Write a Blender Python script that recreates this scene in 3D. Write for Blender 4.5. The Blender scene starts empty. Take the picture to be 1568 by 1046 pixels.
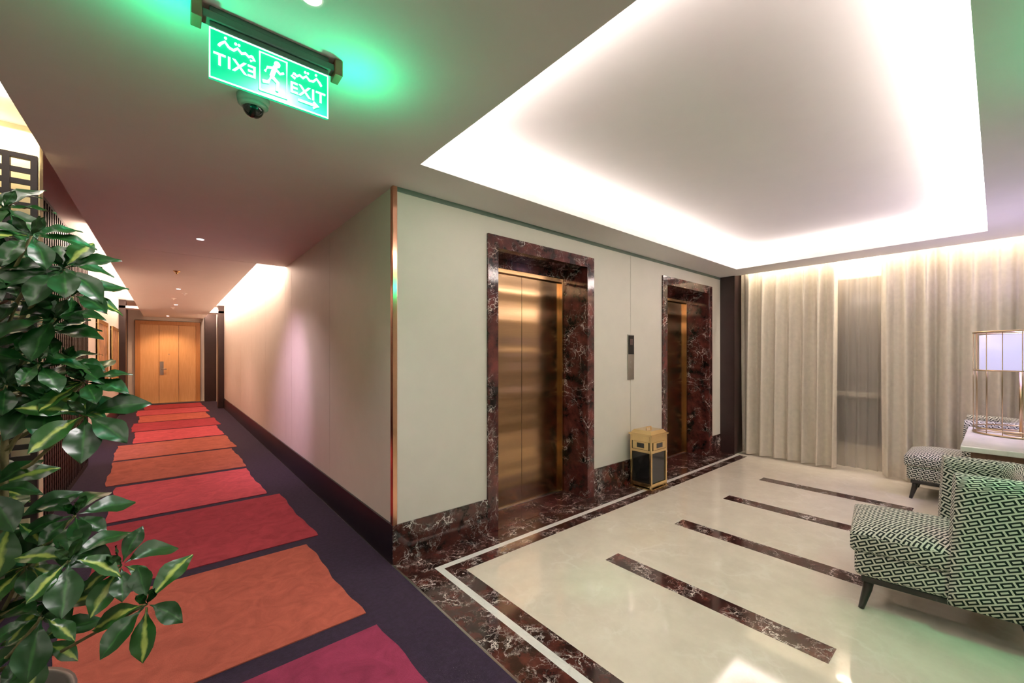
import bpy, bmesh, math, random
from mathutils import Vector, Matrix
random.seed(7)
scene = bpy.context.scene
COL = scene.collection
scene.view_settings.view_transform='Standard'

# ------------------------------------------------------------------ materials
def new_mat(name):
    m = bpy.data.materials.new(name); m.use_nodes = True
    nt = m.node_tree
    b = nt.nodes.get('Principled BSDF')
    return m, nt, b
def c4(c): return (c[0], c[1], c[2], 1.0)
def simple(name, col, rough=0.5, metal=0.0, emis=None, estr=0.0, var=0.06, nscale=6.0, bump=0.0, bscale=60.0, coat=0.0):
    m, nt, b = new_mat(name)
    N, L = nt.nodes, nt.links
    tc = N.new('ShaderNodeTexCoord')
    no = N.new('ShaderNodeTexNoise'); no.inputs['Scale'].default_value = nscale; no.inputs['Detail'].default_value = 4
    L.new(tc.outputs['Object'], no.inputs['Vector'])
    cr = N.new('ShaderNodeValToRGB')
    cr.color_ramp.elements[0].position = 0.3; cr.color_ramp.elements[1].position = 0.7
    cr.color_ramp.elements[0].color = c4([max(0, v*(1-var)) for v in col])
    cr.color_ramp.elements[1].color = c4([min(1, v*(1+var)) for v in col])
    L.new(no.outputs['Fac'], cr.inputs['Fac'])
    L.new(cr.outputs['Color'], b.inputs['Base Color'])
    b.inputs['Roughness'].default_value = rough
    b.inputs['Metallic'].default_value = metal
    b.inputs['Coat Weight'].default_value = coat
    if emis:
        b.inputs['Emission Color'].default_value = c4(emis)
        b.inputs['Emission Strength'].default_value = estr
    if bump > 0:
        n2 = N.new('ShaderNodeTexNoise'); n2.inputs['Scale'].default_value = bscale; n2.inputs['Detail'].default_value = 3
        L.new(tc.outputs['Object'], n2.inputs['Vector'])
        bp = N.new('ShaderNodeBump'); bp.inputs['Strength'].default_value = bump; bp.inputs['Distance'].default_value = 0.01
        L.new(n2.outputs['Fac'], bp.inputs['Height']); L.new(bp.outputs['Normal'], b.inputs['Normal'])
    return m
def marble(name, dark, mid, vein, scale=3.0, vw=0.02, rough=0.12, veinmix=0.9, mlo=.42, mhi=.62):
    m, nt, b = new_mat(name); N, L = nt.nodes, nt.links
    tc = N.new('ShaderNodeTexCoord')
    n1 = N.new('ShaderNodeTexNoise'); n1.inputs['Scale'].default_value = scale*1.2; n1.inputs['Detail'].default_value = 7; n1.inputs['Roughness'].default_value=.6
    L.new(tc.outputs['Object'], n1.inputs['Vector'])
    mx = N.new('ShaderNodeMix'); mx.data_type = 'VECTOR'; mx.inputs['Factor'].default_value = 0.33
    L.new(tc.outputs['Object'], mx.inputs[4]); L.new(n1.outputs['Color'], mx.inputs[5])
    vo = N.new('ShaderNodeTexVoronoi'); vo.feature = 'DISTANCE_TO_EDGE'; vo.inputs['Scale'].default_value = scale*2.0
    L.new(mx.outputs[1], vo.inputs['Vector'])
    vr = N.new('ShaderNodeValToRGB')
    vr.color_ramp.elements[0].position = 0.0; vr.color_ramp.elements[0].color = (1,1,1,1)
    vr.color_ramp.elements[1].position = vw; vr.color_ramp.elements[1].color = (0,0,0,1)
    L.new(vo.outputs['Distance'], vr.inputs['Fac'])
    vo2 = N.new('ShaderNodeTexVoronoi'); vo2.feature = 'DISTANCE_TO_EDGE'; vo2.inputs['Scale'].default_value = scale*5.0
    L.new(mx.outputs[1], vo2.inputs['Vector'])
    vr2 = N.new('ShaderNodeValToRGB')
    vr2.color_ramp.elements[0].position = 0.0; vr2.color_ramp.elements[0].color = (.5,.5,.5,1)
    vr2.color_ramp.elements[1].position = vw*1.3; vr2.color_ramp.elements[1].color = (0,0,0,1)
    L.new(vo2.outputs['Distance'], vr2.inputs['Fac'])
    n3 = N.new('ShaderNodeTexNoise'); n3.inputs['Scale'].default_value = scale*1.6; n3.inputs['Detail'].default_value = 4
    L.new(tc.outputs['Object'], n3.inputs['Vector'])
    r3 = N.new('ShaderNodeValToRGB'); r3.color_ramp.elements[0].position = mlo; r3.color_ramp.elements[1].position = mhi
    L.new(n3.outputs['Fac'], r3.inputs['Fac'])
    ad = N.new('ShaderNodeMath'); ad.operation = 'ADD'; ad.use_clamp = True
    L.new(vr.outputs['Color'], ad.inputs[0]); L.new(vr2.outputs['Color'], ad.inputs[1])
    mu = N.new('ShaderNodeMath'); mu.operation = 'MULTIPLY'
    L.new(ad.outputs[0], mu.inputs[0]); L.new(r3.outputs['Color'], mu.inputs[1])
    mu2 = N.new('ShaderNodeMath'); mu2.operation = 'MULTIPLY'; mu2.inputs[1].default_value = veinmix
    L.new(mu.outputs[0], mu2.inputs[0])
    n4 = N.new('ShaderNodeTexNoise'); n4.inputs['Scale'].default_value = scale*2.2; n4.inputs['Detail'].default_value = 8; n4.inputs['Roughness'].default_value = .65
    L.new(tc.outputs['Object'], n4.inputs['Vector'])
    r4 = N.new('ShaderNodeValToRGB'); r4.color_ramp.elements[0].position = 0.38; r4.color_ramp.elements[1].position = 0.66
    r4.color_ramp.elements[0].color = c4(dark); r4.color_ramp.elements[1].color = c4(mid)
    L.new(n4.outputs['Fac'], r4.inputs['Fac'])
    fm = N.new('ShaderNodeMix'); fm.data_type = 'RGBA'
    L.new(mu2.outputs[0], fm.inputs['Factor']); L.new(r4.outputs['Color'], fm.inputs[6]); fm.inputs[7].default_value = c4(vein)
    L.new(fm.outputs[2], b.inputs['Base Color'])
    b.inputs['Roughness'].default_value = rough
    return m

M_wall   = simple('wall_paint_cream', (.71,.665,.595), .55, var=.02)
M_ceil   = simple('ceiling_paint', (.84,.82,.80), .8, var=.01)
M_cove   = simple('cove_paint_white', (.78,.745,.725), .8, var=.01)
M_greenl = simple('shadow_gap_grey', (.16,.20,.17), .6)
M_marb   = marble('marble_rosso_dark', (.012,.006,.006), (.125,.032,.027), (.75,.66,.60), 2.8, .018, .08, .9, .45, .62)
M_marb2  = marble('marble_dark_border', (.012,.007,.006), (.095,.026,.020), (.85,.8,.75), 3.6, .026, .08, .95, .44, .60)
M_cream  = marble('marble_cream_floor', (.73,.65,.54), (.81,.73,.61), (.88,.82,.72), 2.0, .05, .06, .5)
M_cream.node_tree.nodes['Principled BSDF'].inputs['IOR'].default_value=1.6
M_white  = marble('marble_white', (.78,.76,.72), (.88,.86,.82), (.6,.58,.56), 3.0, .04, .12, .4)
M_copper = simple('copper_polished', (.70,.38,.25), .14, 1.0, var=.1)
M_brass  = simple('brass_polished', (.80,.60,.30), .2, 1.0, var=.08)
M_bronzd = simple('bronze_dark_jamb', (.50,.31,.15), .22, 1.0, var=.1)
M_steel  = simple('steel_brushed', (.45,.43,.40), .3, 1.0)
M_black  = simple('black_gloss', (.012,.011,.012), .12)
M_blackm = simple('black_wood', (.012,.009,.008), .35)
M_basebd = simple('baseboard_dark', (.008,.005,.008), .3)
M_dkwood = simple('dark_maroon_wood', (.026,.011,.010), .4, var=.2)
M_lattice= simple('lattice_dark_wood', (.016,.008,.006), .5, var=.2)
M_purple = simple('carpet_purple', (.026,.012,.034), .95, var=.25, nscale=40, bump=.6, bscale=250)
M_pict   = simple('picture_canvas', (.35,.18,.08), .6, var=.5, nscale=5)

def brushed(name, col, rough):
    m, nt, b = new_mat(name); N, L = nt.nodes, nt.links
    tc = N.new('ShaderNodeTexCoord'); mp = N.new('ShaderNodeMapping'); mp.inputs['Scale'].default_value = (1.2, 1.2, 120)
    L.new(tc.outputs['Object'], mp.inputs['Vector'])
    no = N.new('ShaderNodeTexNoise'); no.inputs['Scale'].default_value = 3; no.inputs['Detail'].default_value = 3
    L.new(mp.outputs['Vector'], no.inputs['Vector'])
    cr = N.new('ShaderNodeValToRGB'); cr.color_ramp.elements[0].color = c4([v*.85 for v in col]); cr.color_ramp.elements[1].color = c4([min(1,v*1.15) for v in col])
    L.new(no.outputs['Fac'], cr.inputs['Fac']); L.new(cr.outputs['Color'], b.inputs['Base Color'])
    b.inputs['Metallic'].default_value = 1; b.inputs['Roughness'].default_value = rough
    bp = N.new('ShaderNodeBump'); bp.inputs['Strength'].default_value = .08; bp.inputs['Distance'].default_value = .002
    L.new(no.outputs['Fac'], bp.inputs['Height'])
    mp2 = N.new('ShaderNodeMapping'); mp2.inputs['Scale'].default_value = (.12,.12,3.2); L.new(tc.outputs['Object'], mp2.inputs['Vector'])
    n2 = N.new('ShaderNodeTexNoise'); n2.inputs['Scale'].default_value = 1.0; n2.inputs['Detail'].default_value = 1
    L.new(mp2.outputs['Vector'], n2.inputs['Vector'])
    bp2 = N.new('ShaderNodeBump'); bp2.inputs['Strength'].default_value = .5; bp2.inputs['Distance'].default_value = .09
    L.new(n2.outputs['Fac'], bp2.inputs['Height']); L.new(bp.outputs['Normal'], bp2.inputs['Normal']); L.new(bp2.outputs['Normal'], b.inputs['Normal'])
    return m
M_bronze = brushed('elevator_bronze_brushed', (.42,.27,.145), .2)

def wood(name, a, bcol, rough=.35):
    m, nt, b = new_mat(name); N, L = nt.nodes, nt.links
    tc = N.new('ShaderNodeTexCoord'); mp = N.new('ShaderNodeMapping'); mp.inputs['Scale'].default_value = (9, 9, .7)
    L.new(tc.outputs['Object'], mp.inputs['Vector'])
    no = N.new('ShaderNodeTexNoise'); no.inputs['Scale'].default_value = 4; no.inputs['Detail'].default_value = 6; no.inputs['Distortion'].default_value = .6
    L.new(mp.outputs['Vector'], no.inputs['Vector'])
    cr = N.new('ShaderNodeValToRGB'); cr.color_ramp.elements[0].position=.3; cr.color_ramp.elements[1].position=.7
    cr.color_ramp.elements[0].color = c4(a); cr.color_ramp.elements[1].color = c4(bcol)
    L.new(no.outputs['Fac'], cr.inputs['Fac']); L.new(cr.outputs['Color'], b.inputs['Base Color'])
    b.inputs['Roughness'].default_value = rough
    return m
M_oak = wood('door_wood_oak', (.66,.38,.17), (.74,.46,.22))
M_oak2 = wood('door_frame_oak', (.46,.21,.07), (.54,.27,.10))

def fabric_pattern(name):
    m, nt, b = new_mat(name); N, L = nt.nodes, nt.links
    tc = N.new('ShaderNodeTexCoord'); mp = N.new('ShaderNodeMapping')
    mp.inputs['Rotation'].default_value = (0,0,math.radians(28))
    L.new(tc.outputs['UV'], mp.inputs['Vector'])
    def brick(ms):
        br = N.new('ShaderNodeTexBrick'); br.inputs['Scale'].default_value = 1
        br.inputs['Brick Width'].default_value = .054; br.inputs['Row Height'].default_value = .035
        br.inputs['Mortar Size'].default_value = ms; br.inputs['Mortar Smooth'].default_value = 0.0
        br.offset = .5; br.inputs['Color1'].default_value = (1,1,1,1); br.inputs['Color2'].default_value = (1,1,1,1); br.inputs['Mortar'].default_value = (0,0,0,1)
        L.new(mp.outputs['Vector'], br.inputs['Vector']); return br
    a = brick(.0042); c = brick(.0125)
    sb = N.new('ShaderNodeMath'); sb.operation='SUBTRACT'; sb.use_clamp=True
    L.new(a.outputs['Color'], sb.inputs[0]); L.new(c.outputs['Color'], sb.inputs[1])
    mul = N.new('ShaderNodeMix'); mul.data_type='RGBA'
    L.new(sb.outputs[0], mul.inputs['Factor'])
    mul.inputs[6].default_value = (.70,.67,.59,1); mul.inputs[7].default_value = (.014,.017,.015,1)
    L.new(mul.outputs[2], b.inputs['Base Color'])
    b.inputs['Roughness'].default_value = .85
    b.inputs['Specular IOR Level'].default_value = .2
    no = N.new('ShaderNodeTexNoise'); no.inputs['Scale'].default_value = 300
    L.new(tc.outputs['UV'], no.inputs['Vector'])
    bp = N.new('ShaderNodeBump'); bp.inputs['Strength'].default_value=.2; bp.inputs['Distance'].default_value=.002
    L.new(no.outputs['Fac'], bp.inputs['Height']); L.new(bp.outputs['Normal'], b.inputs['Normal'])
    return m
M_fabric = fabric_pattern('chair_geometric_fabric')
M_curt = simple('curtain_linen', (.68,.60,.50), .9, var=.05, nscale=20, bump=.15, bscale=300)

def sheer_mat():
    m = bpy.data.materials.new('sheer_voile'); m.use_nodes = True; nt = m.node_tree; N, L = nt.nodes, nt.links
    for n in list(N): N.remove(n)
    o = N.new('ShaderNodeOutputMaterial'); t = N.new('ShaderNodeBsdfTransparent'); d = N.new('ShaderNodeBsdfDiffuse'); tr = N.new('ShaderNodeBsdfTranslucent')
    d.inputs['Color'].default_value = (.80,.72,.64,1); tr.inputs['Color'].default_value = (.80,.72,.64,1)
    a = N.new('ShaderNodeMixShader'); a.inputs[0].default_value = .45
    L.new(d.outputs[0], a.inputs[1]); L.new(tr.outputs[0], a.inputs[2])
    m2 = N.new('ShaderNodeMixShader'); m2.inputs[0].default_value = .5
    L.new(t.outputs[0], m2.inputs[1]); L.new(a.outputs[0], m2.inputs[2]); L.new(m2.outputs[0], o.inputs[0])
    return m
M_sheer = sheer_mat()
M_glass = simple('night_window_glass', (.13,.13,.14), .08)
M_winfr = simple('window_frame_paint', (.55,.50,.43), .4)

def emis(name, col, s):
    m, nt, b = new_mat(name)
    b.inputs['Base Color'].default_value = c4([v*.5 for v in col]); b.inputs['Roughness'].default_value=.4
    b.inputs['Emission Color'].default_value = c4(col); b.inputs['Emission Strength'].default_value = s
    return m
M_exit  = emis('exit_green_acrylic', (.0,.68,.31), 1.0)
M_exitw = emis('exit_white_glyph', (.60,1.0,.84), 1.8)
M_led   = emis('downlight_led', (1,.85,.85), 12.0)
M_shade = emis('lampshade_lilac', (.66,.62,.95), .8)
M_disp  = emis('display_dim', (.1,.05,.04), .2)
M_reveal= simple('exit_housing_brown', (.24,.07,.045), .45)
M_house = simple('exit_housing_grey', (.10,.12,.11), .35)
M_pot   = simple('planter_ceramic', (.10,.08,.07), .3)
M_soil  = simple('soil', (.03,.02,.012), .95, var=.4, nscale=60)
M_bark  = simple('bark', (.20,.18,.08), .8, var=.3, nscale=40)

def tilemat(name, col):
    m, nt, b = new_mat(name); N, L = nt.nodes, nt.links
    tc = N.new('ShaderNodeTexCoord')
    no = N.new('ShaderNodeTexNoise'); no.inputs['Scale'].default_value = 7; no.inputs['Detail'].default_value = 9; no.inputs['Distortion'].default_value=1.0; no.inputs['Roughness'].default_value=.65
    L.new(tc.outputs['Object'], no.inputs['Vector'])
    cr = N.new('ShaderNodeValToRGB'); cr.color_ramp.elements[0].position=.3; cr.color_ramp.elements[1].position=.7
    cr.color_ramp.elements[0].color=c4([v*.78 for v in col]); cr.color_ramp.elements[1].color=c4([min(1,v*1.2) for v in col])
    L.new(no.outputs['Fac'], cr.inputs['Fac']); L.new(cr.outputs['Color'], b.inputs['Base Color'])
    b.inputs['Roughness'].default_value=.95; b.inputs['Specular IOR Level'].default_value=.2
    n2 = N.new('ShaderNodeTexNoise'); n2.inputs['Scale'].default_value=220
    L.new(tc.outputs['Object'], n2.inputs['Vector'])
    bp = N.new('ShaderNodeBump'); bp.inputs['Strength'].default_value=.6; bp.inputs['Distance'].default_value=.008
    L.new(n2.outputs['Fac'], bp.inputs['Height']); L.new(bp.outputs['Normal'], b.inputs['Normal'])
    return m
T_mag = tilemat('carpet_magenta', (.28,.036,.085))
T_org = tilemat('carpet_orange', (.48,.115,.078))
T_red = tilemat('carpet_crimson', (.37,.046,.060))
T_pnk = tilemat('carpet_coral', (.53,.085,.100))
T_brn = tilemat('carpet_rust', (.41,.115,.078))

def leafmat(name, varieg):
    m, nt, b = new_mat(name); N, L = nt.nodes, nt.links
    uv = N.new('ShaderNodeUVMap'); uv.uv_map='UVMap'
    sp = N.new('ShaderNodeSeparateXYZ'); L.new(uv.outputs[0], sp.inputs[0])
    tc = N.new('ShaderNodeTexCoord')
    no = N.new('ShaderNodeTexNoise'); no.inputs['Scale'].default_value=30; no.inputs['Detail'].default_value=3
    L.new(tc.outputs['Object'], no.inputs['Vector'])
    s = N.new('ShaderNodeMath'); s.operation='SUBTRACT'; s.inputs[1].default_value=.5; L.new(sp.outputs[1], s.inputs[0])
    ab = N.new('ShaderNodeMath'); ab.operation='ABSOLUTE'; L.new(s.outputs[0], ab.inputs[0])
    nm = N.new('ShaderNodeMath'); nm.operation='MULTIPLY_ADD'; nm.inputs[1].default_value=.35 if varieg else .12
    L.new(no.outputs['Fac'], nm.inputs[0]); L.new(ab.outputs[0], nm.inputs[2])
    cr = N.new('ShaderNodeValToRGB'); e=cr.color_ramp.elements
    if varieg:
        e[0].position=.22; e[0].color=(.36,.44,.09,1); e[1].position=.33; e[1].color=(.018,.085,.012,1)
    else:
        e[0].position=.06; e[0].color=(.028,.12,.020,1); e[1].position=.12; e[1].color=(.008,.052,.008,1)
    L.new(nm.outputs[0], cr.inputs['Fac']); L.new(cr.outputs['Color'], b.inputs['Base Color'])
    b.inputs['Roughness'].default_value=.33
    return m
M_leaf = leafmat('leaf_green', False); M_leafv = leafmat('leaf_variegated', True)

# ------------------------------------------------------------------ mesh builder
class MB:
    def __init__(s): s.v=[]; s.f=[]; s.m=[]; s.uv=[]; s.sm=[]
    def face(s, idx, mat, uv=None, smooth=False): s.f.append(idx); s.m.append(mat); s.uv.append(uv); s.sm.append(smooth)
    def box(s, x0,x1,y0,y1,z0,z1, mat=0):
        b=len(s.v)
        for z in (z0,z1):
            for x,y in ((x0,y0),(x1,y0),(x1,y1),(x0,y1)): s.v.append((x,y,z))
        for q in ((0,3,2,1),(4,5,6,7),(0,1,5,4),(1,2,6,5),(2,3,7,6),(3,0,4,7)): s.face([b+i for i in q], mat)
    def cyl(s, c, r0, r1, h, n=24, mat=0, axis='z', cap=True, smooth=True):
        b=len(s.v)
        for k,(r,t) in enumerate(((r0,0),(r1,h))):
            for i in range(n):
                a=2*math.pi*i/n; p,q=r*math.cos(a), r*math.sin(a)
                if axis=='z': s.v.append((c[0]+p,c[1]+q,c[2]+t))
                elif axis=='y': s.v.append((c[0]+p,c[1]+t,c[2]-q))
                else: s.v.append((c[0]+t,c[1]+p,c[2]+q))
        for i in range(n):
            j=(i+1)%n; s.face([b+i,b+j,b+n+j,b+n+i], mat, None, smooth)
        if cap:
            s.face([b+i for i in range(n)][::-1], mat); s.face([b+n+i for i in range(n)], mat)
    def tube(s, pts, r, n=8, mat=0, closed=False):
        pts=[Vector(p) for p in pts]; rr = r if isinstance(r,(list,tuple)) else [r]*len(pts)
        b=len(s.v); N=len(pts)
        for k,p in enumerate(pts):
            if closed: t=(pts[(k+1)%N]-pts[k-1])
            else: t=pts[min(k+1,N-1)]-pts[max(k-1,0)]
            t.normalize(); up=Vector((0,0,1)) if abs(t.z)<.9 else Vector((1,0,0))
            a=t.cross(up).normalized(); c=a.cross(t)
            for i in range(n):
                an=2*math.pi*i/n; s.v.append(tuple(p+a*rr[k]*math.cos(an)+c*rr[k]*math.sin(an)))
        M = N if closed else N-1
        for k in range(M):
            k2=(k+1)%N
            for i in range(n):
                j=(i+1)%n; s.face([b+k*n+i,b+k*n+j,b+k2*n+j,b+k2*n+i], mat, None, True)
        if not closed:
            s.face([b+i for i in range(n)][::-1],mat); s.face([b+(N-1)*n+i for i in range(n)],mat)
    def build(s, name, mats, parent=None, loc=None, rotz=0, bevel=0, bseg=2, subsurf=0, smooth=False):
        me=bpy.data.meshes.new(name); me.from_pydata(s.v,[],s.f)
        for m in mats: me.materials.append(m)
        uvl=me.uv_layers.new(name='UVMap')
        for i,p in enumerate(me.polygons):
            p.material_index=s.m[i]; p.use_smooth=s.sm[i] or smooth
            n=p.normal; ax=max(range(3), key=lambda k: abs(n[k]))
            for j,li in enumerate(p.loop_indices):
                if s.uv[i]: uvl.data[li].uv=s.uv[i][j]
                else:
                    co=me.vertices[me.loops[li].vertex_index].co
                    uvl.data[li].uv=(co.y,co.z) if ax==0 else ((co.x,co.z) if ax==1 else (co.x,co.y))
        me.update()
        o=bpy.data.objects.new(name, me); COL.objects.link(o)
        if loc: o.location=loc
        o.rotation_euler=(0,0,rotz)
        if bevel>0:
            md=o.modifiers.new('bevel','BEVEL'); md.width=bevel; md.segments=bseg; md.limit_method='ANGLE'
        if subsurf: 
            md=o.modifiers.new('sub','SUBSURF'); md.levels=subsurf; md.render_levels=subsurf
        if parent: o.parent=parent
        return o
def empty(name, loc=(0,0,0), rotz=0):
    e=bpy.data.objects.new(name,None); COL.objects.link(e); e.location=loc; e.rotation_euler=(0,0,rotz); e.empty_display_size=.1
    return e
def onebox(name, b, mat, **k):
    m=MB(); m.box(*b,0); return m.build(name,[mat],**k)
def area(name, loc, sx, sy, e, col, rot=(0,0,0)):
    l=bpy.data.lights.new(name,'AREA'); l.shape='RECTANGLE'; l.size=sx; l.size_y=sy; l.energy=e; l.color=col
    o=bpy.data.objects.new(name,l); COL.objects.link(o); o.location=loc; o.rotation_euler=rot; return o
def spot(name, loc, target, e, col, ang=60, blend=.6, r=.03):
    l=bpy.data.lights.new(name,'SPOT'); l.energy=e; l.color=col; l.spot_size=math.radians(ang); l.spot_blend=blend; l.shadow_soft_size=r
    o=bpy.data.objects.new(name,l); COL.objects.link(o); o.location=loc
    o.rotation_euler=(Vector(target)-Vector(loc)).to_track_quat('-Z','Y').to_euler(); return o
def point(name, loc, e, col, r=.01):
    l=bpy.data.lights.new(name,'POINT'); l.energy=e; l.color=col; l.shadow_soft_size=r
    o=bpy.data.objects.new(name,l); COL.objects.link(o); o.location=loc; return o

H=2.72; HT=2.93
CX,CY=1.24,2.79
# ------------------------------------------------------------------ floor
onebox('floor', (-2.0,7.2,-2.6,17.4,-.1,0), M_cream)
m=MB()
e=.0015
m.box(1.235,1.44,-2.55,2.56,0,e,0); m.box(1.235,6.6,2.56,2.79,0,e,0)
m.box(1.49,1.60,-2.55,2.40,0,e,0); m.box(1.49,6.6,2.40,2.51,0,e,0)
m.box(1.44,1.49,-2.55,2.51,0,e,1); m.box(1.44,6.6,2.51,2.56,0,e,1)
for x in (2.46,3.455,4.46,5.46): m.box(x,x+.155,.53,1.855,0,e,0)
m.build('floor_marble_inlay',[M_marb2,M_white])
onebox('trim_carpet_edge', (1.222,1.235,-2.55,2.79,0,.006), M_steel)
m=MB(); m.box(-.93,1.222,3.99,16.9,0,.005,0); m.box(-1.78,1.222,-2.55,3.99,0,.005,0)
tiles=[(-.9,.72,-.30,.93,0),(.82,2.217,-.32,.90,0),(2.36,3.52,-.42,.85,1),(3.64,5.0,-.40,.93,2),(5.10,6.42,-.42,.80,3),
 (6.54,7.95,-.55,.80,4),(8.05,9.35,-.60,.84,4),(9.45,10.8,-.45,.80,3),(10.9,12.2,-.55,.86,2),(12.3,13.6,-.5,.78,1),(13.7,15.0,-.6,.84,3),(15.1,16.4,-.5,.8,2)]
for (y0,y1,x0,x1,mi) in tiles:
    b=len(m.v); n=18; L=[];R=[];
    ph=random.random()*6
    for i in range(n+1):
        t=i/n; y=y0+(y1-y0)*t
        L.append((x0+.009*math.sin(t*9+ph)+.005*math.sin(t*23+ph)-.03*t, y)); R.append((x1+.009*math.sin(t*8+ph*2)+.005*math.sin(t*25)-.03*t+.02, y))
    for (a,bb) in zip(L,R):
        for z in (.005,.011): m.v.append((a[0],a[1],z)); m.v.append((bb[0],bb[1],z))
    for i in range(n):
        o=b+4*i; q=o+4
        m.face([o+2,o+3,q+3,q+2],1+mi); m.face([o,o+2,q+2,q],1+mi); m.face([o+1,q+1,q+3,o+3],1+mi)
    m.face([b,b+1,b+3,b+2],1+mi); o=b+4*n; m.face([o,o+2,o+3,o+1],1+mi)
m.build('floor_carpet',[M_purple,T_mag,T_org,T_red,T_pnk,T_brn])

# ------------------------------------------------------------------ walls
E=[(2.07,3.48),(4.875,6.285)]
m=MB()
for x0,x1 in ((CX,2.07),(3.48,4.175),(4.183,4.875),(6.285,6.6)): m.box(x0,x1,CY,3.30,0,HT,0)
m.box(4.175,4.183,CY+.006,3.30,0,HT,1)
for x0,x1 in E: m.box(x0,x1,CY,3.30,2.54,HT,0)
m.box(1.54,7.1,3.30,3.4,0,HT,0)
m.build('wall_elevator',[M_wall,M_blackm])
m=MB()
ys=[3.30,4.30,4.306,5.95,5.956,6.32,6.326,7.8,7.806,9.3,9.306,10.8,10.806,12.3,12.306,14.3]
for i in range(len(ys)-1):
    if i%2==0: m.box(CX,1.5,ys[i],ys[i+1],0,HT,0)
    else: m.box(CX+.004,1.5,ys[i],ys[i+1],0,HT,1)
m.box(CX,1.5,14.65,17.1,0,HT,0)
m.build('wall_corridor_right',[M_wall,M_blackm])
m=MB(); m.box(-1.2,-.95,8.0,14.3,0,HT,0); m.box(-1.2,-.95,14.65,17.1,0,HT,0); m.box(-1.2,-.97,4.0,8.0,0,HT,0)
m.build('wall_corridor_left',[M_wall])
m=MB(); m.box(-1.8,-.62,3.90,4.0,0,HT,0); m.build('wall_niche',[simple('niche_panel_warm',(.78,.68,.46),.6)])
m=MB(); m.box(-1.2,-.78,17.1,17.3,0,HT); m.box(.85,1.5,17.1,17.3,0,HT); m.box(-.78,.85,17.1,17.3,2.62,HT); m.box(-.78,.85,17.18,17.3,0,2.62)
m.build('wall_corridor_end',[M_wall])
onebox('wall_left',(-2.0,-1.8,-2.6,4.0,0,HT),M_wall)
onebox('wall_back',(-2.0,7.2,-2.8,-2.6,0,HT),M_wall)
m=MB(); m.box(7.1,7.2,-2.6,-.6,0,HT); m.box(7.1,7.2,2.2,3.4,0,HT); m.box(7.1,7.2,-.6,2.2,0,.25); m.box(7.1,7.2,-.6,2.2,2.6,HT)
m.build('wall_window',[M_wall])
m=MB(); m.box(7.13,7.15,-.6,2.2,.25,2.6,0)
for y in (-.6,.05,.9,1.55,2.14): m.box(7.06,7.13,y,y+.06,.25,2.6,1)
for z in (.25,.95,2.54): m.box(7.06,7.13,-.6,2.2,z,z+.06,1)
m.build('window_1',[M_glass,M_winfr])
m=MB(); m.box(6.6,7.1,2.58,3.30,0,HT,0); m.build('wall_pilaster_dark',[M_dkwood])
m=MB()
for y0,y1 in ((14.3,14.65),(16.75,17.1)):
    m.box(1.10 if y0<15 else .93,1.5,y0,y1,0,HT,0); m.box(-1.2,-.82 if y0<15 else -.93,y0,y1,0,HT,0)
m.build('trim_corridor_pilasters',[M_dkwood])

# ceiling
m=MB(); t=.06; a,b=H,H+t
m.box(-.57,1.23,-2.6,6.296,a,b); m.box(-.57,.90,6.304,14.3,a,b); m.box(-1.2,1.5,14.3,14.8,a,b); m.box(-.57,.90,14.8,17.1,a,b)
m.box(-.57,1.24,6.296,6.304,a+.006,b)
m.box(1.23,6.62,2.37,2.79,a,b); m.box(1.23,6.62,-2.6,.06,a,b); m.box(6.13,6.62,.06,2.37,a,b)
m.box(-1.8,-.92,-2.6,3.9,a,b)
m.box(6.62,6.635,-2.6,2.58,a,a+.1)
m.box(1.23,1.24,2.79,6.296,a,b)
m.build('ceiling',[M_ceil])
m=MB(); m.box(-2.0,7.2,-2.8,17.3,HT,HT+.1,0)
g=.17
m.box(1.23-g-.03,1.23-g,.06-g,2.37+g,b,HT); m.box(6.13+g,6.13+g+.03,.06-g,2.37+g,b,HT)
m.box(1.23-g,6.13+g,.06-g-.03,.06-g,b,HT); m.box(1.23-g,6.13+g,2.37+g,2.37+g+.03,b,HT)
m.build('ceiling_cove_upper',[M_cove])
onebox('trim_shadow_gap',(CX,6.6,CY-.004,CY,H-.035,H),M_greenl)
m=MB()
for x0,x1 in ((CX-.012,2.07),(3.48,4.875),(6.285,6.6)): m.box(x0,x1,CY-.014,CY,0,.285,0); 
m.build('baseboard_elevator',[M_marb2],bevel=.002)
m=MB(); m.box(CX-.014,CX,CY,14.3,0,.285,0); m.build('baseboard_corridor_right',[M_basebd])
m=MB(); m.box(-.95,-.936,8.0,14.3,0,.285,0); m.box(-.95,-.936,14.65,16.75,0,.285,0); m.build('baseboard_corridor_left',[M_basebd])
m=MB(); m.box(CX-.012,CX+.022,CY-.012,CY,.285,H-.002,0); m.box(CX-.012,CX,CY,CY+.03,.285,H-.002,0)
m.build('trim_copper_corner',[M_copper],bevel=.002)

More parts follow.
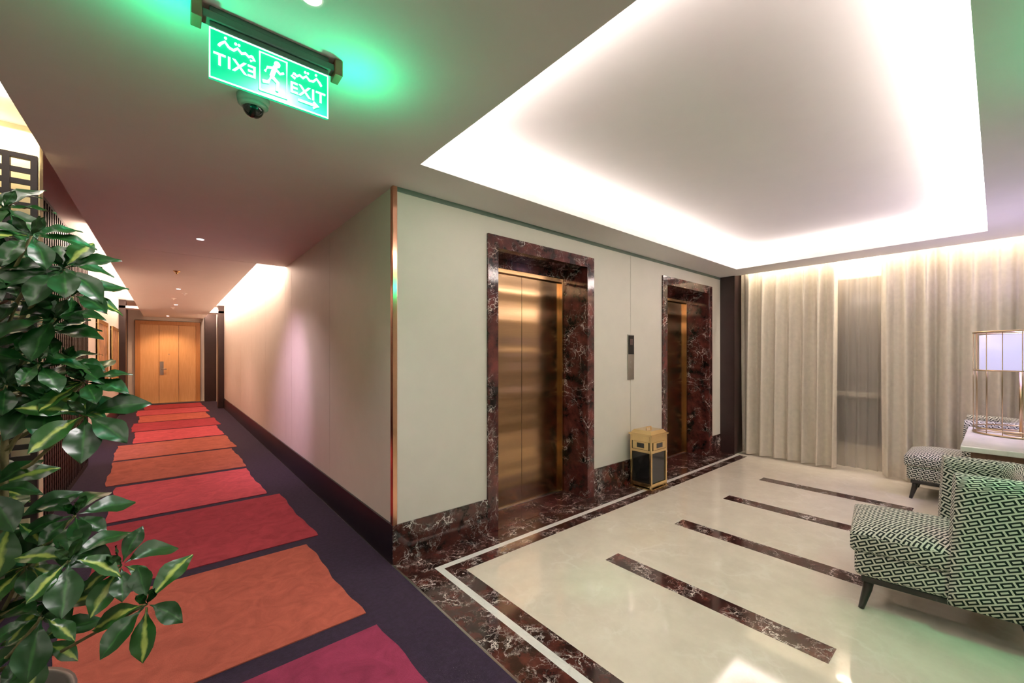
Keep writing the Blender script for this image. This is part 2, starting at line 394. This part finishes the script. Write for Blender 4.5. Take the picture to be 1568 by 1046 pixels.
# ------------------------------------------------------------------ elevators
def elevator(idx, x0,x1):
    root=empty('elevator_door',(x0,CY,0))
    w=x1-x0; fw=.11
    m=MB()
    pr=.02
    m.box(0,fw,-pr,.50,0,2.54); m.box(w-fw,w,-pr,.50,0,2.54); m.box(fw,w-fw,-pr,.36,2.43,2.54); m.box(fw,w-fw,.30,.36,2.35,2.43)
    m.box(fw,w-fw,.36,.50,2.35,2.54)
    m.box(fw,w-fw,-pr,.50,0,.004)
    m.build('marble_surround',[M_marb],parent=root,bevel=.003)
    m=MB(); j=.035
    m.box(fw,fw+j,.31,.40,.004,2.35); m.box(w-fw-j,w-fw,.31,.40,.004,2.35); m.box(fw+j,w-fw-j,.31,.40,2.31,2.35)
    m.build('metal_jamb',[M_bronzd],parent=root,bevel=.002)
    c=w/2
    m=MB(); m.box(fw+j,c-.002,.35,.38,.012,2.31); m.build('door_leaf_1',[M_bronze],parent=root,bevel=.002)
    m=MB(); m.box(c+.002,w-fw-j,.35,.38,.012,2.31); m.build('door_leaf_2',[M_bronze],parent=root,bevel=.002)
    m=MB(); m.box(fw+j,w-fw-j,.32,.38,.004,.010)
    m.build('sill',[M_steel],parent=root)
    m=MB(); m.box(fw+j,w-fw-j,.385,.40,.004,2.31); m.build('shaft_panel',[M_black],parent=root)
for i,(x0,x1) in enumerate(E): elevator(i,x0,x1)

m=MB(); m.box(4.11,4.235,CY-.012,CY,1.22,1.75,0); m.box(4.118,4.227,CY-.016,CY-.011,1.52,1.74,1); m.box(4.145,4.20,CY-.018,CY-.015,1.63,1.70,2)
m.cyl((4.172,CY-.018,1.42),.014,.014,.008,20,0,'y'); m.cyl((4.172,CY-.018,1.36),.014,.014,.008,20,0,'y')
m.build('elevator_call_panel',[M_steel,M_black,M_disp],bevel=.001)

# ------------------------------------------------------------------ litter bin
root=empty('litter_bin',(4.255,2.60,0))
m=MB(); w,d,h=.165,.135,.60; p=.022
for sx in (-1,1):
    for sy in (-1,1):
        xa,xb=sorted((sx*w,sx*(w-p))); ya,yb=sorted((sy*d,sy*(d-p))); m.box(xa,xb,ya,yb,.012,h)
for z0,z1 in ((.03,.07),(.53,.60),(.41,.44)):
    m.box(-w+p,w-p,-d,-d+.018,z0,z1); m.box(-w+p,w-p,d-.018,d,z0,z1); m.box(-w,-w+.018,-d+p,d-p,z0,z1); m.box(w-.018,w,-d+p,d-p,z0,z1)
m.box(-w-.012,w+.012,-d-.012,d+.012,0,.015)
m.build('brass_frame',[M_brass],parent=root,bevel=.002)
m=MB(); m.box(-w+.012,w-.012,-d+.012,d-.012,.03,h-.01); m.build('black_glass_body',[M_black],parent=root)
m=MB()
m.box(-w-.014,w+.014,-d-.014,d+.014,h,h+.018)
q=len(m.v)
for (z,s) in ((h+.018,1.0),(h+.055,.80)):
    for x,y in ((-1,-1),(1,-1),(1,1),(-1,1)): m.v.append((x*w*s,y*d*s,z))
for i in range(4): m.face([q+i,q+(i+1)%4,q+4+(i+1)%4,q+4+i],0)
m.face([q+4,q+5,q+6,q+7],0)
m.tube([(-.05,0,h+.055),(-.05,0,h+.08),(.05,0,h+.08),(.05,0,h+.055)],.006,8,0)
m.build('brass_lid',[M_brass],parent=root,bevel=.002)
m=MB(); m.box(-.13,.13,-d-.004,-d+.012,.445,.53,0); m.box(-.06,.06,-d-.006,-d-.002,.463,.515,1); 
m.box(-w-.003,-w+.012,-.10,.10,.445,.53,0); m.box(-w-.005,-w-.002,-.045,.045,.463,.515,1)
m.build('slot_plate',[M_brass,M_black],parent=root)

# ------------------------------------------------------------------ exit sign
def exit_sign(x0,x1,y):
    root=empty('exit_sign',((x0+x1)/2,y,0)); hw=(x1-x0)/2
    m=MB(); m.box(-hw-.02,hw+.02,-.022,.022,2.672,2.70,1); m.box(-hw-.050,-hw-.02,-.035,.035,2.655,2.72,0); m.box(hw+.02,hw+.050,-.035,.035,2.655,2.72,0)
    m.box(-hw,hw,-.018,.018,2.70,2.72,1); m.box(-hw,hw,-.012,.012,2.652,2.672,1)
    m.build('housing',[M_reveal,M_house],parent=root,bevel=.003)
    m=MB(); m.box(-hw,hw,-.006,.006,2.475,2.652,0); m.build('panel',[M_exit],parent=root)
    m=MB(); yy=-.008
    m.box(-hw,hw,yy,-.006,2.475,2.480,0); m.box(-hw,-hw+.004,yy,-.006,2.48,2.648,0); m.box(hw-.004,hw,yy,-.006,2.48,2.648,0); m.box(-hw,hw,yy,-.006,2.647,2.652,0)
    def ln(pts,r=.0035): m.tube([(p[0],-.009,p[1]) for p in pts],r,6,0)
    ln([(-.045,2.495),(-.045,2.635),(.045,2.635),(.045,2.495),(-.045,2.495)])
    m.cyl((.012,-.011,2.612),.011,.011,.006,14,0,'y')
    ln([(.005,2.598),(-.006,2.560)],.009); ln([(-.006,2.560),(.015,2.542),(.012,2.512)],.006); ln([(-.006,2.560),(-.018,2.533),(-.036,2.530)],.006)
    ln([(.004,2.594),(.022,2.580),(.034,2.588)],.0045); ln([(.002,2.594),(-.020,2.588),(-.028,2.570)],.0045)
    for s,c in ((1,.12),(-1,-.12)):
        P=lambda x,z:(c+s*x, z)
        ln([P(-.05,2.605),P(-.04,2.598),P(-.03,2.606),P(-.018,2.600),P(-.006,2.612),P(.006,2.600),P(.02,2.603)],.0045)
        ln([P(.02,2.603),P(.032,2.618),P(.044,2.606),P(.05,2.596)],.0045)
        ln([P(-.05,2.605),P(-.058,2.592),P(-.045,2.586)],.0045)
        for q in ((-.01,2.626),(.03,2.632),(.0,2.626)): m.cyl((c+s*q[0],-.011,q[1]),.0045,.0045,.004,8,0,'y')
    ln([(.085,2.508),(.155,2.508)],.0045); ln([(.14,2.520),(.158,2.508),(.14,2.496)],.0045)
    m.build('pictogram',[M_exitw],parent=root)
    for s,c in ((1,.12),(-1,-.12)):
        cu=bpy.data.curves.new('exit_text','FONT'); cu.body='EXIT'; cu.size=.060; cu.extrude=.0015; cu.offset=.0008; cu.align_x='CENTER'; cu.space_character=1.08
        o=bpy.data.objects.new('letters',cu); COL.objects.link(o); cu.materials.append(M_exitw)
        o.parent=root; o.location=(c,-.009,2.528); o.rotation_euler=(math.radians(90),0,0); o.scale=(s,1,1)
GR=(.0,1,.38)
exit_sign(.11,.505,1.78)
exit_sign(2.3,2.7,-.55)
for x in (.00,.62): point('exit_sign_glow',(x,1.78,2.55),3.2,GR,.01)
for x in (2.25,2.75): point('exit_sign_glow',(x,-.55,2.58),7,GR,.02)
spot('exit_sign_edge_light',(.55,1.78,2.56),(2.2,1.70,0),34,GR,12,1.0,.01)
spot('exit_sign_edge_light',(2.5,-.5,2.5),(2.95,.22,0),30,GR,20,1.0,.01)
spot('exit_sign_edge_light',(2.5,-.5,2.5),(3.25,-.12,.50),42,GR,24,1.0,.01)

m=MB(); cx,cy=.31,2.27
m.cyl((cx,cy,H-.035),.062,.068,.035,32,0); m.cyl((cx,cy,H-.05),.045,.062,.015,32,0)
seg=20
b0=len(m.v)
for k in range(6):
    an=k/5*math.pi/2; r=.043*math.cos(an)+.0005; z=H-.048-.043*math.sin(an)
    for i in range(seg): m.v.append((cx+r*math.cos(2*math.pi*i/seg),cy+r*math.sin(2*math.pi*i/seg),z))
for k in range(5):
    for i in range(seg): j=(i+1)%seg; m.face([b0+k*seg+i,b0+(k+1)*seg+i,b0+(k+1)*seg+j,b0+k*seg+j],1,None,True)
m.build('ceiling_security_camera',[simple('dome_housing',(.35,.36,.34),.4),M_black])

def downlight(x,y,en,col=(1,.82,.78),ang=95,on=True):
    m=MB(); m.cyl((x,y,H-.004),.045,.042,.004,24,0); m.cyl((x,y,H-.006),.030,.030,.003,24,1)
    m.build('ceiling_downlight',[M_ceil,M_led])
    spot('downlight_beam',(x,y,H-.02),(x,y,0),en,col,ang,.7,.03)
downlight(.26,5.36,80,(1,.76,.82),120)
downlight(.373,1.50,70,(1,.90,.92),130)
downlight(.15,9.6,60,(1,.60,.54)); downlight(.15,12.6,50,(1,.56,.45)); downlight(0,16.3,120,(1,.58,.32),125)
for x,y in ((.1,7.6),(.1,11.2),(.1,13.4),(.25,10.2)):
    m=MB(); m.cyl((x,y,H-.015),.035,.045,.015,20,0); m.cyl((x,y,H-.045),.012,.02,.03,14,0); m.build('smoke_detector',[M_brass if y in(7.6,) else M_ceil])

# fill lamps added out of view on the side/back walls to brighten the ceiling
def fill_lamp(x,y,z,dx,dy,en):
    m=MB(); m.cyl((x,y,z),.035,.06,.14,24,0,'z',False); m.cyl((x,y,z),.035,.035,.006,24,0)
    xa,xb=sorted((x-dx*.02,x-dx*.075)) if dx else (x-.03,x+.03)
    ya,yb=sorted((y-dy*.02,y-dy*.075)) if dy else (y-.03,y+.03)
    m.box(xa,xb,ya,yb,z+.0,z+.06,0)
    m.build('fill_lamp_body',[M_brass])
    point('fill_light',(x,y,z+.10),en,(.95,1,.96),.02)
fill_lamp(-1.725,.2,1.95,1,0,26)
fill_lamp(.2,-2.525,1.95,0,1,34)

# ------------------------------------------------------------------ corridor door
root=empty('door_1',(0.03,17.06,0))
m=MB(); m.box(-.80,-.68,-.03,.10,0,2.6); m.box(.68,.80,-.03,.10,0,2.6); m.box(-.68,.68,-.03,.10,2.48,2.6); m.build('frame',[M_oak2],parent=root,bevel=.005)
m=MB(); m.box(-.68,-.245,0,.05,.01,2.48); m.box(-.237,.237,0,.05,.01,2.48); m.box(.245,.68,0,.05,.01,2.48)
m.build('leaf',[M_oak],parent=root,bevel=.003)
m=MB(); m.box(-.22,-.13,-.012,0,.90,1.32,0); m.tube([(-.175,-.012,1.08),(-.175,-.06,1.08),(-.06,-.06,1.08)],.016,8,0); m.cyl((.0,-.006,1.55),.014,.014,.01,12,0,'y')
m.build('lever_handle',[M_steel],parent=root)

for y in (10.0,12.3):
    m=MB(); m.box(-.95,-.925,y,y+1.5,.95,2.15,1)
    for (a,bb,c,d) in ((y,y+1.5,.95,1.02),(y,y+1.5,2.08,2.15),(y,y+.07,1.02,2.08),(y+1.43,y+1.5,1.02,2.08)): m.box(-.95,-.91,a,bb,c,d,0)
    m.build('picture_frame',[M_brass,M_pict],bevel=.004)

# ------------------------------------------------------------------ lattice screens
def lattice(name, along, c, lo, hi, z0, z1, cell, bar, th, mat):
    m=MB(); f=.028
    def bx(a0,a1,za,zb):
        if along=='x': m.box(a0,a1,c,c+th,za,zb)
        else: m.box(c,c+th,a0,a1,za,zb)
    bx(lo,lo+f,z0,z1); bx(hi-f,hi,z0,z1); bx(lo+f,hi-f,z0,z0+.06); bx(lo+f,hi-f,z1-f,z1)
    n=max(1,round((hi-lo-2*f)/cell)); 
    for i in range(1,n): a=lo+f+(hi-lo-2*f)*i/n; bx(a-bar/2,a+bar/2,z0+.06,z1-f)
    k=round((z1-z0-.06-f)/(cell*.72))
    for i in range(1,k):
        z=z0+.06+(z1-z0-.06-f)*i/k
        if along=='x': m.box(lo+f,hi-f,c+.006,c+th-.006,z-bar/2,z+bar/2)
        else: m.box(c+.006,c+th-.006,lo+f,hi-f,z-bar/2,z+bar/2)
    return m.build(name,[mat])
lattice('lattice_screen','x',3.72,-1.79,-.60,.006,2.70,.095,.03,.03,M_lattice)
lattice('lattice_screen','y',-.86,4.02,8.0,.006,2.90,.10,.045,.03,M_lattice)
area('niche_led_strip',(-1.2,3.83,2.90),1.1,.04,20,(1,.80,.50),(0,0,0))

# ------------------------------------------------------------------ curtains
def curtain(name, y0,y1,xc,z0,z1,amp,freq,mat,seed,th=True):
    rnd=random.Random(seed); m=MB(); n=int((y1-y0)*110); rows=10
    ph=[rnd.random()*6 for _ in range(4)]
    for r in range(rows+1):
        t=r/rows; z=z0+(z1-z0)*t
        for i in range(n+1):
            y=y0+(y1-y0)*i/n
            a=freq*2*math.pi*y
            x=amp*(math.sin(a+1.3*math.sin(y*3.1+ph[0]))*(.75+.25*math.sin(y*7+ph[1]))+.22*math.sin(2.1*a+ph[2]+t*.8))*(1-.2*t)
            y2=y+.016*math.sin(a*1.0+ph[3]+t*2)*(1-t)
            m.v.append((xc+x,y2,z))
    for r in range(rows):
        for i in range(n):
            q=r*(n+1)+i; m.face([q,q+1,q+n+2,q+n+1],0,None,True)
    return m.build(name,[mat])
curtain('curtain',1.36,2.56,6.77,.02,2.90,.076,5.6,M_curt,3)
curtain('curtain',-2.5,.93,6.77,.02,2.90,.076,5.4,M_curt,5)
curtain('sheer_curtain',.80,1.55,6.91,.03,2.90,.022,9,M_sheer,8)
m=MB(); m.box(6.72,6.80,-2.5,2.57,2.905,2.93); m.build('curtain_rail',[M_steel])

# ------------------------------------------------------------------ armchairs
def armchair(loc, rotz):
    root=empty('armchair',loc,rotz)
    W=.33
    m=MB(); m.box(-.31,.31,-.30,.37,.20,.36); m.build('seat_base',[M_fabric],parent=root,bevel=.03,bseg=4,smooth=True)
    m=MB(); nx,ny=12,12
    def P(u,v,top):
        x=-.32+.64*u; y=-.27+.66*v
        puff=(1-(2*u-1)**4)*(1-(2*v-1)**4)
        return (x,y,(.455+.05*puff) if top else .345)
    vi={}
    for top in (0,1):
        for i in range(nx+1):
            for j in range(ny+1):
                vi[(top,i,j)]=len(m.v); m.v.append(P(i/nx,j/ny,top))
    for i in range(nx):
        for j in range(ny):
            m.face([vi[1,i,j],vi[1,i+1,j],vi[1,i+1,j+1],vi[1,i,j+1]],0,None,True)
            m.face([vi[0,i,j],vi[0,i,j+1],vi[0,i+1,j+1],vi[0,i+1,j]],0,None,True)
    for i in range(nx):
        m.face([vi[0,i,0],vi[0,i+1,0],vi[1,i+1,0],vi[1,i,0]],0,None,True); m.face([vi[0,i+1,ny],vi[0,i,ny],vi[1,i,ny],vi[1,i+1,ny]],0,None,True)
    for j in range(ny):
        m.face([vi[0,0,j+1],vi[0,0,j],vi[1,0,j],vi[1,0,j+1]],0,None,True); m.face([vi[0,nx,j],vi[0,nx,j+1],vi[1,nx,j+1],vi[1,nx,j]],0,None,True)
    m.build('seat_cushion',[M_fabric],parent=root,bevel=.018,bseg=3)
    path=[]; R=.16; yb=-.40; yf=-.01
    for k in range(5): path.append((W, yf+(yb+R-yf)*k/5))
    for k in range(9): a=k/8*math.pi/2; path.append((W-R+R*math.cos(a), yb+R-R*math.sin(a)))
    for k in range(1,6): path.append((W-R-(2*(W-R))*k/6, yb))
    for k in range(9): a=k/8*math.pi/2; path.append((-W+R-R*math.sin(a), yb+R-R*math.cos(a)))
    for k in range(1,6): path.append((-W, yb+R+(yf-yb-R)*k/5))
    n=len(path); th=.13; lens=[0]
    for k in range(1,n): lens.append(lens[-1]+math.dist(path[k],path[k-1]))
    m=MB(); rows=11; gi={}
    zs=[i/10 for i in range(11)]+[1.0]
    for side in (0,1):
        for k,(x,y) in enumerate(path):
            t=(Vector(path[min(k+1,n-1)])-Vector(path[max(k-1,0)])).normalized(); nn=Vector((t.y,-t.x))
            if nn.dot(Vector((x,y+.1)))<0: nn=-nn
            top=.87
            for r in range(rows+1):
                tt=zs[r]; z=.185+(top-.185)*tt; off=0 if side==0 else -th
                if r==rows-1: z-=.03
                edge=.03 if r==rows else 0
                sgn=-1 if side==0 else 1
                bk=max(0,(-y-.15)/.25)
                px=x+nn.x*(off+sgn*edge); py=y+nn.y*(off+sgn*edge)-.05*tt*bk-.03*tt*(1-bk)
                gi[side,k,r]=len(m.v); m.v.append((px,py,z))
    for k in range(n-1):
        for r in range(rows):
            l0,l1=lens[k],lens[k+1]; z0=.072*r; z1=.072*(r+1); uv=[(l0,z0),(l1,z0),(l1,z1),(l0,z1)]
            m.face([gi[0,k,r],gi[0,k+1,r],gi[0,k+1,r+1],gi[0,k,r+1]],0,uv,True)
            m.face([gi[1,k+1,r],gi[1,k,r],gi[1,k,r+1],gi[1,k+1,r+1]],0,[uv[1],uv[0],uv[3],uv[2]],True)
        m.face([gi[0,k,rows],gi[0,k+1,rows],gi[1,k+1,rows],gi[1,k,rows]],0,None,True)
        m.face([gi[0,k+1,0],gi[0,k,0],gi[1,k,0],gi[1,k+1,0]],0)
    for k in (0,n-1):
        for r in range(rows):
            q=[gi[0,k,r],gi[0,k,r+1],gi[1,k,r+1],gi[1,k,r]]
            m.face(q if k==0 else q[::-1],0,None,False)
    m.build('back_shell',[M_fabric],parent=root)
    m=MB()
    for sx in (-1,1):
        for (y,dy) in ((.30,.04),(-.28,-.07)):
            m.tube([(sx*.25,y,.21),(sx*.262,y+dy*.3,.12),(sx*.28,y+dy,.0)],[.028,.023,.014],10,0)
    m.build('legs',[M_blackm],parent=root)
    m=MB(); m.box(-.29,.29,-.30,.34,.165,.20); m.build('under_rail',[M_blackm],parent=root,bevel=.005)
armchair((3.48,.225,0),math.radians(8))
armchair((6.27,.25,0),0)

root=empty('console_table',(5.2,-.21,0))
m=MB(); m.box(-.65,.65,-.39,.39,.785,.825); m.build('marble_top',[M_white],parent=root,bevel=.006)
m=MB(); m.box(-.60,.60,-.34,.34,.72,.785)
for sx in (-1,1):
    for sy in (-1,1): 
        xa,xb=sorted((sx*.60,sx*.55)); ya,yb=sorted((sy*.34,sy*.29)); m.box(xa,xb,ya,yb,0,.72)
m.box(-.55,.55,-.29,.29,.15,.17)
m.build('wood_frame',[wood('table_walnut',(.10,.05,.03),(.16,.08,.045))],parent=root,bevel=.004)

root=empty('table_lamp',(5.53,-.13,.825))
m=MB(); r=.27; hh=.88
def ring(z,rad,tr=.006): m.tube([(rad*math.cos(2*math.pi*i/48),rad*math.sin(2*math.pi*i/48),z) for i in range(48)],tr,8,0,True)
ring(.008,r,.008); ring(.05,r); ring(hh,r,.008); ring(hh-.33,r,.005)
for i in range(16):
    a=2*math.pi*i/16; m.tube([(r*math.cos(a),r*math.sin(a),.008),(r*math.cos(a),r*math.sin(a),hh)],.003,6,0)
m.cyl((0,0,0),.10,.10,.012,32,0); m.cyl((0,0,.012),.012,.012,.55,16,0)
for z in (.008,.55):
    for a in (0,math.pi/2): m.tube([(r*math.cos(a),r*math.sin(a),z),(-r*math.cos(a),-r*math.sin(a),z)],.004,6,0)
m.build('brass_cage',[simple('antique_brass',(.45,.33,.20),.3,1.0)],parent=root)
m=MB(); m.cyl((0,0,.555),.235,.235,.30,48,0,'z',False); o=m.build('drum_shade',[M_shade],parent=root)
md=o.modifiers.new('sol','SOLIDIFY'); md.thickness=.003

# ------------------------------------------------------------------ plant
RA=math.radians(-40.1)
root=empty('potted_schefflera',(-.445,1.878,0.005),RA)
m=MB()
prof=[(0,.0),(.15,.0),(.16,.02),(.21,.40),(.225,.42),(.225,.45),(.20,.45),(.19,.40),(0,.40)]
n=36; b0=len(m.v)
for (r,z) in prof:
    for i in range(n): a=2*math.pi*i/n; m.v.append((max(r,.0005)*math.cos(a),max(r,.0005)*math.sin(a),z))
for k in range(len(prof)-1):
    for i in range(n): j=(i+1)%n; m.face([b0+k*n+i,b0+k*n+j,b0+(k+1)*n+j,b0+(k+1)*n+i],1 if k==len(prof)-2 else 0,None,True)
m.build('pot',[M_pot,M_soil],parent=root)
prw=[.04,.12,.38,.66,.88,1.0,.98,.78,.42,.03]
def leaf(m, base, d, up, L, W, mat, droop):
    d=d.normalized(); side=d.cross(up)
    if side.length<.01: side=Vector((1,0,0))
    side.normalize(); upn=side.cross(d).normalized()
    b=len(m.v); K=len(prw)
    pos=Vector(base); dirv=d.copy()
    for k in range(K):
        for s in (-1,-.5,0,.5,1):
            off=side*(s*W*.5*prw[k])+upn*(abs(s)*W*.14*prw[k]+ .003*math.sin(k*1.7+s*2))
            m.v.append(tuple(pos+off))
        dirv=(dirv+Vector((0,0,-droop/K))).normalized(); pos=pos+dirv*(L/(K-1))
    for k in range(K-1):
        for s in range(4):
            q=b+k*5+s
            uv=[(k/(K-1),s/4),(k/(K-1),(s+1)/4),((k+1)/(K-1),(s+1)/4),((k+1)/(K-1),s/4)]
            m.face([q,q+1,q+6,q+5],mat,uv,True)
# branch tips in plant-local metres: (sideways, depth, height)
def U(u): return .001837*u+.110
def Z(v): return 1.5+(545-v)*.001837
cl=[(-5,345,0),(35,400,.05),(80,372,-.05),(98,415,.0),(65,450,.08),(15,430,-.08),(40,510,.05),(85,490,0),(0,570,0),(55,560,.07),(85,560,-.04),(70,610,0),
 (120,640,.02),(25,625,.05),(-5,460,.05),(50,590,-.06),(-15,315,.03),(100,590,.05),
 (20,800,0),(80,805,.06),(130,850,-.04),(40,870,.0),(115,920,-.08),(165,880,.04),(225,928,0),(0,880,.1),(45,940,.05),(60,990,.0),(15,745,-.05),(-60,360,0),(-80,480,.05),(-60,620,0),(-50,760,.05),(-70,900,0),(-110,300,.1),(-150,500,0),(-160,700,.1)]
ml=MB(); mb=MB()
trunk=[Vector((0,0,.38)),Vector((.02,.02,.75)),Vector((-.01,.03,1.15)),Vector((.03,.0,1.5)),Vector((.02,.02,1.85))]
mb.tube(trunk,[.022,.019,.016,.012,.008],10,0)
trunk2=[Vector((.04,-.03,.38)),Vector((.08,-.02,.7)),Vector((.12,.0,1.0)),Vector((.10,.02,1.35))]
mb.tube(trunk2,[.016,.013,.010,.007],8,0)
for (u,v,dy) in cl:
    tip=Vector((U(u),dy,Z(v)))
    bz=max(.5,min(1.8,tip.z-.22)); base=Vector((.02,.02,bz))
    mid=(base+tip)/2+Vector((0,0,-.03)); 
    mb.tube([base,mid,tip],[.007,.005,.0035],6,0)
    nl=random.randint(6,8); ph=random.random()*6
    axj=Vector((.35+random.uniform(-.3,.3),-.45+random.uniform(-.35,.25),.8)).normalized()
    pv=.10 if v<600 else .36
    for i in range(nl):
        a=ph+i*2*math.pi/nl+random.uniform(-.25,.25)
        ax=axj; e1=ax.cross(Vector((0,1,0))).normalized(); e2=ax.cross(e1)
        dd=e1*math.cos(a)+e2*math.sin(a)+ax*random.uniform(-.2,.45)
        L=random.uniform(.09,.15); 
        leaf(ml,tip+dd.normalized()*.008,dd,ax,L,L*random.uniform(.42,.54),1 if random.random()<pv else 0,random.uniform(.3,1.2))
    for i in range(3):
        a=random.random()*6.28; dd=Vector((math.cos(a)*.5,math.sin(a)*.5-.2,1))
        leaf(ml,tip,dd,Vector((math.cos(a+1.5),math.sin(a+1.5),0)),.06,.025,0,.3)
mb.build('stems',[M_bark],parent=root)
ml.build('leaves',[M_leaf,M_leafv],parent=root)

# ------------------------------------------------------------------ lights
WH=(1,.91,.875)
up=(math.pi,0,0)
cz=2.795; xm=(1.23+6.13)/2; ym=(.06+2.37)/2
area('cove_led_strip',(xm,2.37+.09,cz),4.9,.05,104,WH,up)
area('cove_led_strip',(xm,.06-.09,cz),4.9,.05,104,WH,up)
area('cove_led_strip',(6.13+.09,ym,cz),.05,2.3,52,WH,up)
area('cove_led_strip',(1.23-.09,ym,cz),.05,2.3,52,WH,up)
WA=(1,.70,.54)
area('corridor_slot_led',(.93,10.3,2.87),.05,7.9,120,WA,(0,math.radians(-60),0))
area('corridor_slot_led',(-.62,10.3,2.87),.05,7.9,90,WA,(0,math.radians(60),0))
area('corridor_slot_led',(.93,15.9,2.87),.05,2.0,30,WA,(0,math.radians(-60),0))
area('corridor_slot_led',(-.75,1.4,2.85),.1,4.1,30,WH,up)
area('curtain_pocket_led',(6.66,0.1,2.88),.03,4.8,42,(1,.88,.70),(0,math.radians(10),0))
area('window_pocket_led',(7.0,0.9,2.88),.04,1.6,32,(1,.84,.66),(0,0,0))
spot('lilac_accent_spot',(-.4,5.2,2.6),(1.24,6.0,.9),150,(1,.60,.92),60,1.0,.08)
spot('lilac_accent_spot',(.3,8.6,2.65),(-.75,8.7,0),90,(.6,.45,1),40,1.0,.05)
point('lamp_bulb',(5.53,-.13,1.60),26,(.75,.62,1),.04)

w=bpy.data.worlds.new('World'); scene.world=w; w.use_nodes=True
w.node_tree.nodes['Background'].inputs[0].default_value=(.02,.025,.04,1); w.node_tree.nodes['Background'].inputs[1].default_value=1

cam=bpy.data.cameras.new('camera'); co=bpy.data.objects.new('camera',cam); COL.objects.link(co)
co.location=(0,0,1.5); co.rotation_euler=(math.radians(90),0,math.radians(-40.1))
cam.sensor_width=36; cam.lens=626/1568*36; cam.shift_y=22/1568; cam.clip_start=.05
scene.camera=co
